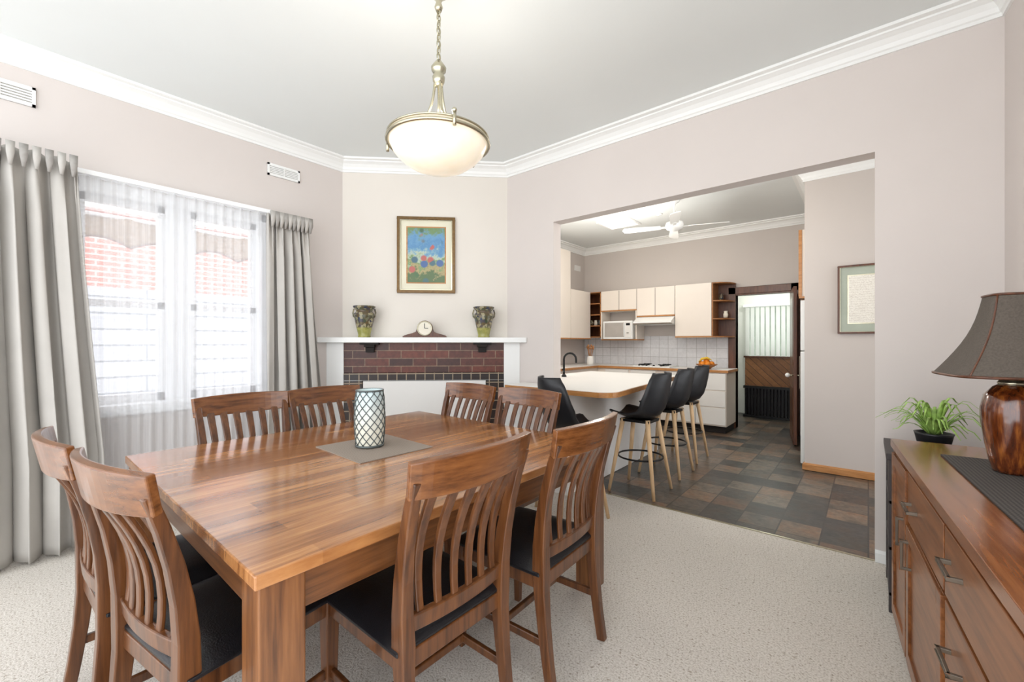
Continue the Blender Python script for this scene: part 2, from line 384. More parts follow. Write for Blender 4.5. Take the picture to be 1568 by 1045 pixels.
b=MB(); b.box((-.5,5.25,0),(2.7,5.37,KH),M_wallk); b.box((-.5,6.2,0),(-.38,7.1,KH),M_wallk); b.box((-.5,5.37,2.5),(.2,6.2,KH),M_wallk); b.box((.2,5.37,0),(.3,7.1,KH),M_wallk); b.obj('wall_kitchen_return')
M_lau=plain('laundry_paint',(224,226,220),.8,var=.01)
b=MB(); b.box((-2.0,7.22,0),(-1.9,8.8,2.6),M_lau); b.box((-.6,7.22,0),(-.5,8.8,2.6),M_lau)
b.box((-1.9,8.7,0),(-1.72,8.8,2.6),M_lau); b.box((-.9,8.7,0),(-.6,8.8,2.6),M_lau); b.box((-1.72,8.7,1.95),(-.9,8.8,2.6),M_lau)
b.box((-1.72,8.7,0),(-.9,8.8,1.05),M_lau)
b.obj('wall_laundry')
b=MB(); b.box((-1.72,8.66,.45),(-.75,8.7,1.02),M_timb); b.box((-1.74,8.64,1.02),(-.74,8.7,1.05),M_jar); b.obj('trim_timber_dado')
b=MB()
for i in range(11):
    x=-1.70+i*.078; b.M=Matrix.Translation((x+.033,8.6,0))@Matrix.Rotation(R(20),4,'Z'); b.box((-.030,-.002,1.06),(.030,.002,1.93),M_blind)
b.M=Matrix.Identity(4); b.box((-1.74,8.58,1.93),(-.88,8.66,1.98),M_trim)
for yy in (-1.72,-1.0): b.box((yy,8.68,1.05),(yy+.05,8.72,1.95),M_trim)
b.obj('vertical_blind')
b=MB(); b.box((-3.2,10.4,-.3),(.6,10.5,2.3),plain('backdrop_grey_green',(112,122,108),.9,var=.3,scale=4)); b.obj('blind_backdrop')  # added backdrop, darkens the white world seen between the blind slats
b=MB()
for i in range(15): b.box((-1.66+i*.05,8.33,.02),(-1.63+i*.05,8.38,.5),M_black)
b.box((-1.66,8.38,.02),(-.92,8.40,.5),M_dark)
b.box((-1.68,8.3,.5),(-.9,8.42,.54),M_black); b.box((-1.68,8.3,0.0),(-.9,8.42,.04),M_black); b.obj('black_radiator')

prof=lambda H:[(0,H-.115),(.012,H-.115),(.014,H-.098),(.022,H-.092),(.03,H-.07),(.05,H-.045),(.075,H-.032),(.082,H-.03),(.084,H-.02),(.115,H-.016),(.118,H-.0),(0,H)]
b=MB(); profile_path([(-4,-1.6),(-4,2.16),(-2.84,3.32),(.54,3.32),tuple(RW1)],prof(CH-.0005),M_trim,b); b.obj('trim_cornice_dining')
b=MB(); profile_path([(-4.15,YT),(-4.15,7.1),(-.5,7.1),(-.5,5.25),(2.6,5.25)],prof(KH-.0005),M_trim,b); b.obj('trim_cornice_kitchen')
sk=lambda h:[(0,0.001),(.018,0.001),(.018,h-.015),(.008,h),(0,h)]
b=MB(); profile_path([(-4,-1.6),(-4,1.9)],sk(.12),M_trim,b); b.obj('baseboard_left')
b=MB(); profile_path([(.03,3.32),(.54,3.32),tuple(RW1)],sk(.07),M_trim,b); b.obj('baseboard_right')
b=MB(); profile_path([(-.5,5.3),(-.5,5.25),(2.6,5.25)],sk(.07),M_oak,b); b.obj('baseboard_kitchen')
b=MB(); b.box((-1.9,3.312,0),(.03,3.328,.005),M_brassy); b.obj('trim_carpet_edge')

# ---------------------------------------------------------------- window
b=MB(); W=M_winw; x0,x1=-4.18,-4.12
b.box((-4.2,WY0,WZ0),(-3.985,WY0+.05,WZ1),W); b.box((-4.2,WY1-.05,WZ0),(-3.985,WY1,WZ1),W)
b.box((-4.2,WY0,WZ1-.06),(-3.985,WY1,WZ1),W); b.box((-4.22,WY0-.03,WZ0-.04),(-3.96,WY1+.03,WZ0+.03),W)
cy=(WY0+WY1)/2; b.box((x0,cy-.08,WZ0),(x1+.02,cy+.08,WZ1),W)
for (a,c) in ((WY0+.05,cy-.08),(cy+.08,WY1-.05)):
    for (p,q2) in (((x0,a,WZ0),(x1,a+.04,WZ1)),((x0,c-.04,WZ0),(x1,c,WZ1)),((x0,a,1.55),(x1,c,1.60)),((x0,a,2.28),(x1,c,2.33)),((x0,a,WZ0+.03),(x1,c,WZ0+.09))): b.box(p,q2,W)
    b.box((-4.15,a+.04,WZ0+.09),(-4.146,c-.04,1.55),M_glass); b.box((-4.15,a+.04,1.60),(-4.146,c-.04,2.28),M_glass)
b.obj('window_1')
M_awn=plain('awning_canvas',(172,146,118),.9,var=.1,scale=20)
M_awt=plain('awning_binding',(120,84,66),.9)
def awz(u): return 2.06+.07*abs(math.cos(u*math.pi*7))
def awn(u,v):
    y=-.3+u*2.7; return (-4.62+.015*math.sin(u*40),y,2.3*(1-v)+awz(u)*v)
b=MB(); b.grid(awn,168,4,M_awn); b.tube([(-4.62,-.3,2.3),(-4.62,2.4,2.3)],.015,M_winw)
b.tube([(-4.615+.015*math.sin(i/168*40),-.3+i/168*2.7,awz(i/168)) for i in range(169)],.009,M_awt,6)
for yy in (-.25,2.35): b.tube([(-4.62,yy,2.3),(-4.21,yy,2.8)],.012,M_winw)
b.obj('scalloped_awning')
b=MB()
b.box((-9.2,-9,-.3),(-9,9,2.15),M_nclad); b.box((-9.1,-9,2.15),(-9,9,3.3),M_nbrick); b.box((-9.3,-9,3.3),(-8.8,9,3.4),M_winw)
b.obj('neighbour_house')
b=MB(); b.box((-14,-12,-.4),(-4.25,12,-.3),plain('paving',(194,192,187),.9,var=.1)); b.obj('ground_outside')

def curtain(name,ya,yb,yb2,xc,folds,zt=2.40,amp=.055,seed=0,mat=M_curt):
    rnd=random.Random(seed); ph=[rnd.uniform(0,6) for _ in range(4)]
    def fn(u,v):
        z=zt*(1-v)+.02*v
        e=yb+(yb2-yb)*min(1,v*1.3)**1.2
        y=ya+(e-ya)*u+.012*math.sin(u*folds*12.56+ph[0])
        k=min(1,v*7); A=amp*(.35+.65*k)*(1+.25*math.sin(5*u+ph[1]))
        x=xc+A*math.sin(2*math.pi*folds*u+.5*math.sin(3*v+ph[2])+.4*math.sin(9*u))+(1-k)*.02*math.sin(2*math.pi*folds*3*u)+.012*math.sin(2*math.pi*folds*2.3*u+v*2)
        return (x,y,z)
    b=MB(); b.grid(fn,folds*28,40,mat)
    for i in range(folds*2):
        u=(i+.5)/(folds*2); y=ya+(yb-ya)*u
        b.sweep([(xc+.05,y,zt-.11),(xc+.07,y,zt-.05),(xc+.06,y,zt+.015)],[.012,.03,.034],.012,(0,1,0),M_tape if i%2 else mat,True)
    return b.obj(name,solid=.004)
curtain('curtain',-.30,.30,.42,-3.77,6,zt=2.42,seed=2)
curtain('curtain',1.40,1.74,1.88,-3.80,5,zt=2.36,seed=5,amp=.045)
b=MB()
def sh(u,v):
    z=2.385*(1-v)+.03*v; return (-3.915+.016*math.sin(2*math.pi*20*u+.6*math.sin(v*2+u*9))+.008*math.sin(2*math.pi*9*u),.2+1.28*u,z)
b.grid(sh,400,16,M_sheer); b.obj('sheer_curtain')
b=MB(); b.box((-3.95,.2,2.39),(-3.88,1.48,2.42),M_winw); b.obj('curtain_track')

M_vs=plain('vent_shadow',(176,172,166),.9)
def vent(ya,yb,z0,z1):
    b=MB(); b.box((-4,ya,z0),(-3.985,yb,z0+.015),M_trim); b.box((-4,ya,z1-.015),(-3.985,yb,z1),M_trim)
    b.box((-4,ya,z0),(-3.985,ya+.015,z1),M_trim); b.box((-4,yb-.015,z0),(-3.985,yb,z1),M_trim)
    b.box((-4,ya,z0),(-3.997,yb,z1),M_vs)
    n=6
    for i in range(n):
        z=z0+.018+(z1-z0-.036)*i/(n-1); b.box((-4,ya+.01,z-.005),(-3.988,yb-.01,z+.004),M_trim)
    b.box((-4,(ya+yb)/2-.004,z0),(-3.986,(ya+yb)/2+.004,z1),M_trim)
    b.obj('air_vent')
vent(1.47,1.74,2.755,2.86); vent(-.16,.13,2.765,2.885)

# ---------------------------------------------------------------- fireplace
FC=(-3.42,2.74); FA=R(45)
b=MB()
H=.82; D=.12
bx=.775
b.prism([(-H,0),(-bx,0),(-bx,-D),(-H-D+.004,-D)],0,1.295,M_trim)
b.prism([(H,0),(H+D-.004,-D),(bx,-D),(bx,0)],0,1.295,M_trim)
b.box((-bx,-D+.002,1.0),(bx,-.002,1.295),M_brick)
b.box((-bx,-D-.002,.925),(bx,-.002,1.0),M_brickd)
b.box((-bx,-D-.002,0),(-.6,-.002,.925),M_brickd); b.box((.6,-D-.002,0),(bx,-.002,.925),M_brickd)
b.box((-.6,-D+.03,0),(.6,-.002,.925),M_dark)
b.box((-.595,-D+.005,.02),(.595,-D+.03,.92),M_white)
b.prism([(-H,0),(H,0),(H+.18,-.185),(H+.17,-.195),(-H-.17,-.195),(-H-.18,-.185)],1.295,1.345,M_trim)
for cx in (-.52,.56):
    b.box((cx-.05,-D-.06,1.25),(cx+.05,-D,1.295),M_dark); b.box((cx-.04,-D-.04,1.20),(cx+.04,-D,1.25),M_dark); b.box((cx-.09,-D-.07,1.275),(cx+.09,-D,1.295),M_dark)
b.obj('fireplace',(FC[0],FC[1],0),FA,bevel=.004)
def onwall(lx,ly):
    return (FC[0]+lx*math.cos(FA)-ly*math.sin(FA),FC[1]+lx*math.sin(FA)+ly*math.cos(FA))
def frame_obj(name,w,h,fw,loc,rz,mf,art,aw,ah,mount=M_matb,inner=None):
    b=MB()
    for (x0,x1,z0,z1) in ((-w/2,w/2,h/2-fw,h/2),(-w/2,w/2,-h/2,-h/2+fw),(-w/2,-w/2+fw,-h/2+fw,h/2-fw),(w/2-fw,w/2,-h/2+fw,h/2-fw)):
        b.box((x0,-.03,z0),(x1,-.002,z1),mf)
    g=fw*.35
    for (x0,x1,z0,z1) in ((-w/2+fw,w/2-fw,h/2-fw-g,h/2-fw),(-w/2+fw,w/2-fw,-h/2+fw,-h/2+fw+g),(-w/2+fw,-w/2+fw+g,-h/2+fw,h/2-fw),(w/2-fw-g,w/2-fw,-h/2+fw,h/2-fw)):
        b.box((x0,-.024,z0),(x1,-.002,z1),M_brassy)
    b.box((-w/2+fw,-.012,-h/2+fw),(w/2-fw,-.004,h/2-fw),mount)
    if inner: b.box((-aw/2-.012,-.0135,-ah/2-.012),(aw/2+.012,-.008,ah/2+.012),inner)
    b.box((-aw/2,-.015,-ah/2),(aw/2,-.008,ah/2),art); return b.obj(name,loc,rz,bevel=.002)
p=onwall(0,0)
frame_obj('framed_painting',.575,.765,.028,(p[0],p[1],2.175),FA,M_gold,M_paint,.37,.55,inner=M_oak)
def letter_mat():
    m,nt,b=newmat('handwritten_page')
    w=nt.nodes.new('ShaderNodeTexWave'); w.bands_direction='Z'; w.inputs['Scale'].default_value=14; w.inputs['Distortion'].default_value=8; w.inputs['Detail Scale'].default_value=12
    nt.links.new(coords(nt),w.inputs['Vector'])
    nt.links.new(ramp(nt,w.outputs['Fac'],[(.05,lin((202,195,182))),(.25,lin((240,236,226)))]),b.inputs['Base Color']); return m
frame_obj('framed_certificate',.50,.66,.016,(.02,5.25,1.71),0,M_jar,letter_mat(),.33,.45,mount=plain('sage_mount',(176,184,170),.9),inner=M_brassy)

def vase(lx,rz):
    b=MB()
    b.lathe([(.0,0),(.055,0),(.06,.008),(.056,.02),(.062,.05),(.076,.11),(.088,.17),(.096,.205),(.094,.228),(.078,.242),(.074,.255),(.086,.272),(.102,.288),(.106,.30),(.098,.303),(.076,.29),(.06,.27),(.0,.25)],M_vase,seg=32)
    for sg in (-1,1):
        b.tube([(sg*.088,0,.19),(sg*.104,0,.205),(sg*.107,0,.24),(sg*.098,0,.275)],.007,M_vase)
    x,y=onwall(lx,-.12); b.obj('decorative_urn',(x,y,1.346),rz)
vase(-.58,FA); vase(.575,FA)
b=MB()
pts=[(-.2,0),(.2,0),(.2,.018),(.16,.03),(.12,.04),(.085,.055)]
pts+= [(.076*math.cos(a),.085+.078*math.sin(a)) for a in [math.pi*i/16 for i in range(0,17)]]
pts+=[(-.085,.055),(-.12,.04),(-.16,.03),(-.2,.018)]
b.prism(pts,-.03,.03,M_jar,'y'); b.box((-.21,-.04,0),(.21,.04,.012),M_jar)
b.prism([(.07*math.cos(2*math.pi*i/32),.087+.07*math.sin(2*math.pi*i/32)) for i in range(32)],-.036,-.028,M_paper,'y')
b.ring((0,-.036,.087),.068,.006,M_brassy,'y'); b.box((-.003,-.04,.087),(.003,-.037,.135),M_black); b.box((0,-.04,.084),(.035,-.037,.09),M_black)
x,y=onwall(0.0,-.12); b.obj('mantel_clock',(x,y,1.346),FA,bevel=.002)

# ---------------------------------------------------------------- dining table
TX0,TX1,TY0,TY1=-2.70,-1.08,.37,2.09; TZ=.76
tcx,tcy=(TX0+TX1)/2,(TY0+TY1)/2; hx,hy=(TX1-TX0)/2,(TY1-TY0)/2
b=MB(); b.box((-hx,-hy,TZ-.036),(hx,hy,TZ),M_ttop)
for sx in (-1,1):
    for sy in (-1,1):
        xo,yo=sx*(hx-.012),sy*(hy-.012); b.box((min(xo,xo-sx*.11),min(yo,yo-sy*.11),0),(max(xo,xo-sx*.11),max(yo,yo-sy*.11),TZ-.036),M_tleg)
i=.035
b.box((-hx+.1,-hy+i,.615),(hx-.1,-hy+i+.025,TZ-.036),M_tapr); b.box((-hx+.1,hy-i-.025,.615),(hx-.1,hy-i,TZ-.036),M_tapr)
b.box((-hx+i,-hy+.1,.615),(-hx+i+.025,hy-.1,TZ-.036),M_tapr); b.box((hx-i-.025,-hy+.1,.615),(hx-i,hy-.1,TZ-.036),M_tapr)
b.obj('dining_table',(tcx,tcy,0),0,bevel=.004)

# ---------------------------------------------------------------- dining chair
def chair_mesh():
    b=MB()
    def back_y(z):
        if z<.45: return -.205-.05*((.45-z)/.45)**1.6
        t=(z-.45)/.55; return -.205-.11*t**1.25+.02*math.sin(t*math.pi)
    zs=[0,.12,.25,.38,.45,.55,.65,.75,.85,.94]
    for sg in (-1,1):
        b.sweep([(sg*(.200+.024*max(0,(z-.45))/.5),back_y(z),z) for z in zs],[.03,.032,.036,.042,.046,.042,.038,.035,.034,.032],[.036,.038,.042,.048,.054,.050,.044,.038,.032,.028],(1,0,0),M_chair)
        b.sweep([(sg*.2,.205,0),(sg*.2,.205,.2),(sg*.2,.205,.44)],[.028,.036,.046],[.028,.036,.046],(1,0,0),M_chair)
        b.box((sg*.2-.012,-.19,.385),(sg*.2+.012,.19,.44),M_chair)
        b.sweep([(sg*.2,-.215,.19),(sg*.2,.2,.19)],.03,.018,(0,0,1),M_chair)
    b.box((-.19,.19,.385),(.19,.215,.44),M_chair); b.box((-.19,-.215,.385),(.19,-.19,.44),M_chair)
    b.sweep([(-.2,-.02,.19),(.2,-.02,.19)],.028,.018,(0,0,1),M_chair)
    N=14
    def seat(u,v):
        x=(u*2-1);y=(v*2-1)
        e=(1-abs(x)**5)*(1-abs(y)**5); z=.452+.038*max(e,0)**.5
        return (x*.228,y*.225+.012,z)
    b.grid(seat,N,N,M_leather)
    b.prism([(-.228,-.213),(.228,-.213),(.228,.237),(-.228,.237)],.44,.453,M_leather)
    n=16; pr=[]
    for i in range(n+1):
        t=i/n*2-1; pr.append((t*.245,back_y(.94)-.045*(1-t*t)+.008,.942))
    b.sweep(pr,[.104+.012*(1-(i/n*2-1)**2) for i in range(n+1)],.024,(0,-.2,1),M_chairrail,False)
    lr=[]
    for i in range(n+1):
        t=i/n*2-1; lr.append((t*.2,back_y(.50)-.02*(1-t*t),.515))
    b.sweep(lr,.05,.022,(0,-.1,1),M_chair)
    for k in range(6):
        t=(k-2.5)/3.0
        pts=[]
        for j in range(9):
            s=j/8; z=.53+s*.375
            dip=-.02*(1-t*t)*(1-s)-.04*(1-t*t)*s
            pts.append((t*(.18+.018*s),back_y(z)+dip+.022*math.sin(s*math.pi),z))
        b.sweep(pts,[.024+.012*(j/8) for j in range(9)],.013,(1,0,0),M_chair)
    return b.mesh('dining_chair')
CM=chair_mesh()
chairs=[(-1.19,.91,90),(-1.14,1.47,92),
        (-1.56,.47,9),(-2.05,.41,2),
        (-2.50,.90,-90),(-2.50,1.39,-90),
        (-2.20,1.86,180),(-1.67,1.86,180)]
for (x,y,a) in chairs: place(CM,'dining_chair',(x,y,0),R(a),bevel=.004)

b=MB(); b.box((-.225,-.2,0),(.225,.2,.004),M_mat); b.obj('placemat',(-1.94,1.22,TZ),R(-2))
b=MB()
pf=lambda z:.064+.010*math.sin(min(1,z/.29)*math.pi)**.8
b.lathe([(.0,0),(.062,0),(.066,.012)]+[(pf(z),z) for z in [.02+.27*i/14 for i in range(15)]]+[(.062,.288),(.06,.05),(0,.04)],M_lang,seg=40)
for k in range(12):
    for sg in (-1,1):
        pts=[]
        for j in range(25):
            s=j/24; z=.015+.27*s; a=2*math.pi*k/12+sg*s*math.pi*.95; r=pf(z)+.002; pts.append((r*math.cos(a),r*math.sin(a),z))
        b.tube(pts,.0022,M_lattice,5)
b.ring((0,0,.288),.067,.004,M_lattice); b.ring((0,0,.008),.066,.006,M_lattice)
b.obj('candle_lantern',(-1.967,1.21,TZ+.005))

# ---------------------------------------------------------------- pendant
PX,PY=-1.58,1.34
b=MB(); Rr=.236
zr=2.25
b.lathe([(0,zr-.135),(.04,zr-.133),(.09,zr-.124),(.14,zr-.103),(.185,zr-.07),(.215,zr-.038),(Rr-.005,zr-.003),(Rr,zr),(Rr-.008,zr),(.21,zr-.033),(.18,zr-.065),(.13,zr-.096),(.08,zr-.116),(0,zr-.126)],M_glow,seg=56)
b.ring((0,0,zr),Rr+.004,.008,M_brassy,n=56); b.ring((0,0,zr+.022),Rr+.002,.005,M_brassy,n=56)
b.lathe([(Rr-.004,zr),(Rr-.004,zr+.022),(Rr,zr+.022),(Rr,zr)],M_glow,seg=56)
for k in range(3):
    a=R(95+120*k); ca,sa=math.cos(a),math.sin(a)
    pts=[]
    for j in range(15):
        s=j/14; r=.018+.218*s**3.0+.012*math.sin(s*math.pi); z=2.56-(2.56-zr-.02)*s**.8; pts.append((r*ca,r*sa,z))
    b.tube(pts,.0065,M_brassy,8)
    b.tube([((Rr+.016)*ca,(Rr+.016)*sa,zr-.025),((Rr+.016)*ca,(Rr+.016)*sa,zr+.035)],.008,M_brassy); b.sphere(((Rr+.016)*ca,(Rr+.016)*sa,zr+.04),.011,M_brassy)
b.lathe([(0,2.53),(.02,2.53),(.028,2.55),(.03,2.57),(.022,2.585),(.034,2.60),(.036,2.615),(.026,2.63),(.012,2.65),(.0,2.655)],M_brassy)
b.tube([(0,0,2.54),(0,0,2.32)],.006,M_brassy)
z=2.668;i=0
while z<2.9:
    b.ring((0,0,z),.016,.0032,M_brassy,'y' if i%2 else 'x',sx=.62,sy=1.25,n=16,seg=6); z+=.031;i+=1
b.tube([(.004*math.sin(j*1.7),.004*math.cos(j*1.7),2.65+j*.02) for j in range(14)],.0025,M_brassy,6)
b.lathe([(0,2.885),(.012,2.885),(.02,2.905),(.012,2.93),(.02,2.945),(.06,2.985),(.07,3.02),(.075,3.099),(0,3.099)],M_brassy)
b.sphere((.08,.0,zr-.03),.03,M_bulb); b.sphere((-.06,.05,zr-.03),.03,M_bulb)
b.obj('pendant_light',(PX,PY,0))

# ---------------------------------------------------------------- sideboard
F=(.10,2.64); SA=math.atan2(dR.y,dR.x); L=1.72; SD=.42
b=MB()
b.box((-.015,-.02,.815),(L+.015,SD,.85),M_sbtop)
b.box((0,0,.06),(L,SD-.01,.815),M_sb); b.box((.02,.03,0),(L-.02,SD-.02,.06),M_jar)
def handle(x,z,vert=False,w=.09):
    if vert:
        b.box((x-.005,-.045,z-w/2),(x+.005,-.036,z+w/2),M_steel); b.box((x-.005,-.045,z-w/2),(x+.005,-.012,z-w/2+.01),M_steel); b.box((x-.005,-.045,z+w/2-.01),(x+.005,-.012,z+w/2),M_steel)
    else:
        b.box((x-w/2,-.045,z-.006),(x+w/2,-.036,z+.006),M_steel); b.box((x-w/2,-.045,z-.006),(x-w/2+.01,-.012,z+.006),M_steel); b.box((x+w/2-.01,-.045,z-.006),(x+w/2,-.012,z+.006),M_steel)
def door(x0,x1,z0,z1):
    b.box((x0,-.014,z0),(x1,0.001,z1),M_sb); s=.05
    b.box((x0,-.022,z0),(x0+s,-.01,z1),M_sb); b.box((x1-s,-.022,z0),(x1,-.01,z1),M_sb); b.box((x0+s,-.022,z0),(x1-s,-.01,z0+s),M_sb); b.box((x0+s,-.022,z1-s),(x1-s,-.01,z1),M_sb)
b.box((0,-.012,.06),(.035,0.001,.815),M_sb)
door(.04,.40,.08,.80); handle(.36,.55,True,.11)
b.box((.42,-.016,.615),(.98,0,.80),M_sb); handle(.55,.70,w=.12)
door(.42,.98,.08,.60); handle(.47,.50,True,.11)
for (z0,z1) in ((.615,.80),(.35,.60),(.08,.335)):
    b.box((1.0,-.016,z0),(1.69,0,z1),M_sb); handle(1.12,(z0+z1)/2+.02,w=.12)
for (x0,x1) in ((.402,.418),(.982,.998)): b.box((x0,-.003,.08),(x1,.001,.80),M_dark)
b.box((.04,-.003,.602),(1.69,.0005,.613),M_dark)
b.obj('sideboard',(F[0],F[1],0),SA,bevel=.003)
def sbw(lx,ly): return (F[0]+lx*math.cos(SA)-ly*math.sin(SA),F[1]+lx*math.sin(SA)+ly*math.cos(SA))
x,y=sbw(.26,.1); b=MB(); b.box((0,0,0),(1.2,.29,.004),M_runner); b.obj('table_runner',(x,y,.851),SA)
b=MB()
b.lathe([(0,0),(.045,0),(.048,.01),(.054,.03),(.066,.1),(.075,.17),(.076,.215),(.068,.26),(.046,.29),(.03,.3),(0,.3)],M_lampw,seg=40)
b.lathe([(.032,.295),(.036,.305),(.028,.315),(.014,.325),(.012,.37),(0,.37)],M_brassy)
pr=[]
for j in range(11):
    s=j/10; pr.append((.188*(1-s)+.066*s-.026*math.sin(s*math.pi)*.9,.328+.275*s))
seg=40
def sq(a): return .93/((abs(math.cos(a))**4.5+abs(math.sin(a))**4.5)**(1/4.5))
def shade(b,off):
    vs=[((r+off)*sq(2*math.pi*k/seg)*math.cos(2*math.pi*k/seg),(r+off)*sq(2*math.pi*k/seg)*math.sin(2*math.pi*k/seg),z) for (r,z) in pr for k in range(seg)]
    fs=[(i*seg+k,i*seg+(k+1)%seg,(i+1)*seg+(k+1)%seg,(i+1)*seg+k) for i in range(len(pr)-1) for k in range(seg)]
    b.add(vs,fs,M_shade,True)
shade(b,0); shade(b,-.004)
for (r,z) in (pr[0],pr[-1]):
    b.tube([(r*sq(a)*math.cos(a),r*sq(a)*math.sin(a),z) for a in [2*math.pi*k/40 for k in range(40)]],.0045,M_jar,6,closed=True)
for k in range(4):
    a=R(45+90*k); b.tube([(r*sq(a)*math.cos(a),r*sq(a)*math.sin(a),z) for r,z in pr],.003,M_jar,5)
b.tube([(-.06,0,.595),(.06,0,.595)],.003,M_brassy); b.sphere((0,0,.42),.03,M_paper)
b.tube([(0,0,.37),(0,0,.595)],.004,M_brassy)
b.obj('table_lamp',(.375,2.20,.857),R(10))
b=MB()
b.box((.0,.0,.735),(.4,.44,.765),M_pewt)
for (a,c) in ((.01,.01),(.36,.01),(.01,.40),(.36,.40)): b.box((a,c,0),(a+.03,c+.03,.735),M_pewt)
for z in (.08,.3,.52): b.box((.01,.01,z),(.39,.43,z+.02),M_pewt)
b.box((.015,.02,.1),(.025,.42,.735),M_pewt)
b.obj('side_stand',(.065,2.72,0),0,bevel=.003)
b=MB(); b.lathe([(0,0),(.05,0),(.068,.09),(.072,.1),(.064,.1),(.06,.085),(0,.085)],M_blackpl)
rnd=random.Random(3)
for k in range(54):
    a=rnd.uniform(0,6.283); Lr=rnd.uniform(.1,.2); hgt=rnd.uniform(.08,.2); pts=[]
    for j in range(8):
        s=j/7; r=.015+Lr*s; z=.085+hgt*math.sin(min(1,s*1.15)*math.pi*.62)*1.05-.06*s*s*rnd.uniform(.8,1.2)
        pts.append((r*math.cos(a),r*math.sin(a),z))
    b.sweep(pts,[.008,.012,.013,.012,.010,.008,.005,.002],.0015,(-math.sin(a),math.cos(a),0),M_green,True)
b.obj('spider_plant',(.24,2.86,.766))

# ---------------------------------------------------------------- kitchen
BZ=.90
b=MB()
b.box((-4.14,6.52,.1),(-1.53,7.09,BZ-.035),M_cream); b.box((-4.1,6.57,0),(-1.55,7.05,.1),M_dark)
b.prism([(-4.14,6.49),(-1.50,6.49),(-1.50,7.09),(-4.14,7.09)],BZ-.035,BZ,M_oak); b.box((-4.14,6.5,BZ),(-1.51,7.09,BZ+.003),M_white)
for i,x in enumerate([-3.4,-2.95,-2.35,-1.95]):
    w=.42
    for z0,z1 in ((.12,.36),(.375,.6),(.615,.85)): b.box((x,6.505,z0),(x+w-.01,6.525,z1),M_white)
b.box((-4.14,3.46,.1),(-3.55,6.52,BZ-.035),M_cream); b.box((-4.14,3.46,BZ-.035),(-3.52,6.49,BZ),M_oak); b.box((-4.14,3.47,BZ),(-3.53,6.5,BZ+.003),M_white)
b.obj('kitchen_bench',bevel=.003)
b=MB(); b.box((-4.13,7.085,BZ+.004),(-1.53,7.1,1.40),M_tiles); b.obj('trim_splashback')
b=MB(); b.box((-2.95,6.6,BZ+.004),(-2.35,7.0,BZ+.018),M_trim)
for cx in (-2.82,-2.5):
    for cy2 in (6.7,6.9):
        b.ring((cx,cy2,BZ+.035),.05,.006,M_black); b.lathe([(0,0),(.03,0),(.03,.012),(0,.015)],M_black,(cx,cy2,BZ+.018))
        b.box((cx-.07,cy2-.004,BZ+.035),(cx+.07,cy2+.004,BZ+.045),M_black); b.box((cx-.004,cy2-.07,BZ+.035),(cx+.004,cy2+.07,BZ+.045),M_black)
for i in range(4): b.lathe([(0,0),(.018,0),(.016,.02),(0,.02)],M_black,(-2.85+i*.12,6.62,BZ+.018))
b.obj('gas_cooktop')
b=MB(); Y=6.77
def cup(x0,x1,z0,z1,strip=True):
    b.box((x0,Y+.02,z0),(x1,7.09,z1),M_cream); b.box((x0+.004,Y,z0+(.022 if strip else .004)),(x1-.004,Y+.02,z1-.004),M_cream)
    b.box((x0-.002,Y+.004,z0),(x0+.002,Y+.021,z1),M_dark); b.box((x1-.002,Y+.004,z0),(x1+.002,Y+.021,z1),M_dark)
    if strip: b.box((x0,Y-.002,z0),(x1,Y+.02,z0+.02),M_oak)
def shelf(x0,x1,z0,z1,n=2,rounded=False):
    b.box((x0,7.07,z0),(x1,7.09,z1),M_jar)
    b.box((x0,Y,z0),(x0+.018,7.09,z1),M_ply) 
    for i in range(n+2):
        z=z0+(z1-z0-.018)*i/(n+1)
        if rounded:
            w=x1-x0; poly=[(x0,7.09),(x0,Y)]+[(x0+w*math.sin(t),7.09-(7.09-Y)*math.cos(t)) for t in [math.pi/2*k/8 for k in range(1,9)]]
            b.prism(poly,z,z+.018,M_ply)
        else: b.box((x0,Y,z),(x1,7.09,z+.018),M_ply)
    if not rounded: b.box((x1-.018,Y,z0),(x1,7.09,z1),M_ply)
shelf(-4.02,-3.62,1.38,2.19,3)
cup(-3.62,-2.96,1.83,2.19); b.box((-3.28,Y-.002,1.85),(-3.274,Y+.01,2.18),M_dark)
b.box((-3.62,Y+.02,1.33),(-2.96,7.09,1.35),M_oak); b.box((-3.62,Y,1.35),(-3.60,7.09,1.83),M_cream); b.box((-2.98,Y,1.35),(-2.96,7.09,1.83),M_cream)
cup(-2.96,-2.33,1.715,2.19); b.box((-2.65,Y-.002,1.735),(-2.644,Y+.01,2.18),M_dark)
cup(-2.33,-1.79,1.37,2.19)
shelf(-1.79,-1.53,1.37,2.19,2,True)
X=-3.82
b.box((-4.14,6.1,1.37),(X,6.75,2.19),M_cream); b.box((-4.14,6.1,1.35),(X+.002,6.77,1.37),M_oak)
b.box((-4.14,4.9,1.37),(X,6.09,2.82),M_cream); b.box((-4.14,4.9,1.35),(X+.002,6.09,1.37),M_oak)
b.box((X,5.48,1.40),(X+.002,5.484,2.8),M_dark)
b.obj('overhead_cupboards',bevel=.003)
b=MB()
for i,(cx,cz) in enumerate([(-3.9,1.60),(-3.82,1.60),(-3.74,1.60),(-1.7,1.93),(-1.64,1.665)]):
    b.lathe([(0,0),(.03,0),(.034,.05),(.024,.08),(.028,.1),(0,.1)],[M_vase,M_paper,M_lattice][i%3],(cx,6.95,cz+.0))
b.obj('shelf_ornaments')
b=MB(); b.prism([(6.62,1.60),(6.62,1.63),(6.78,1.71),(7.08,1.71),(7.08,1.58),(6.78,1.58)],-2.955,-2.335,M_trim,'x'); b.box((-2.95,6.6,1.585),(-2.34,6.66,1.605),M_steel); b.obj('range_hood',bevel=.003)
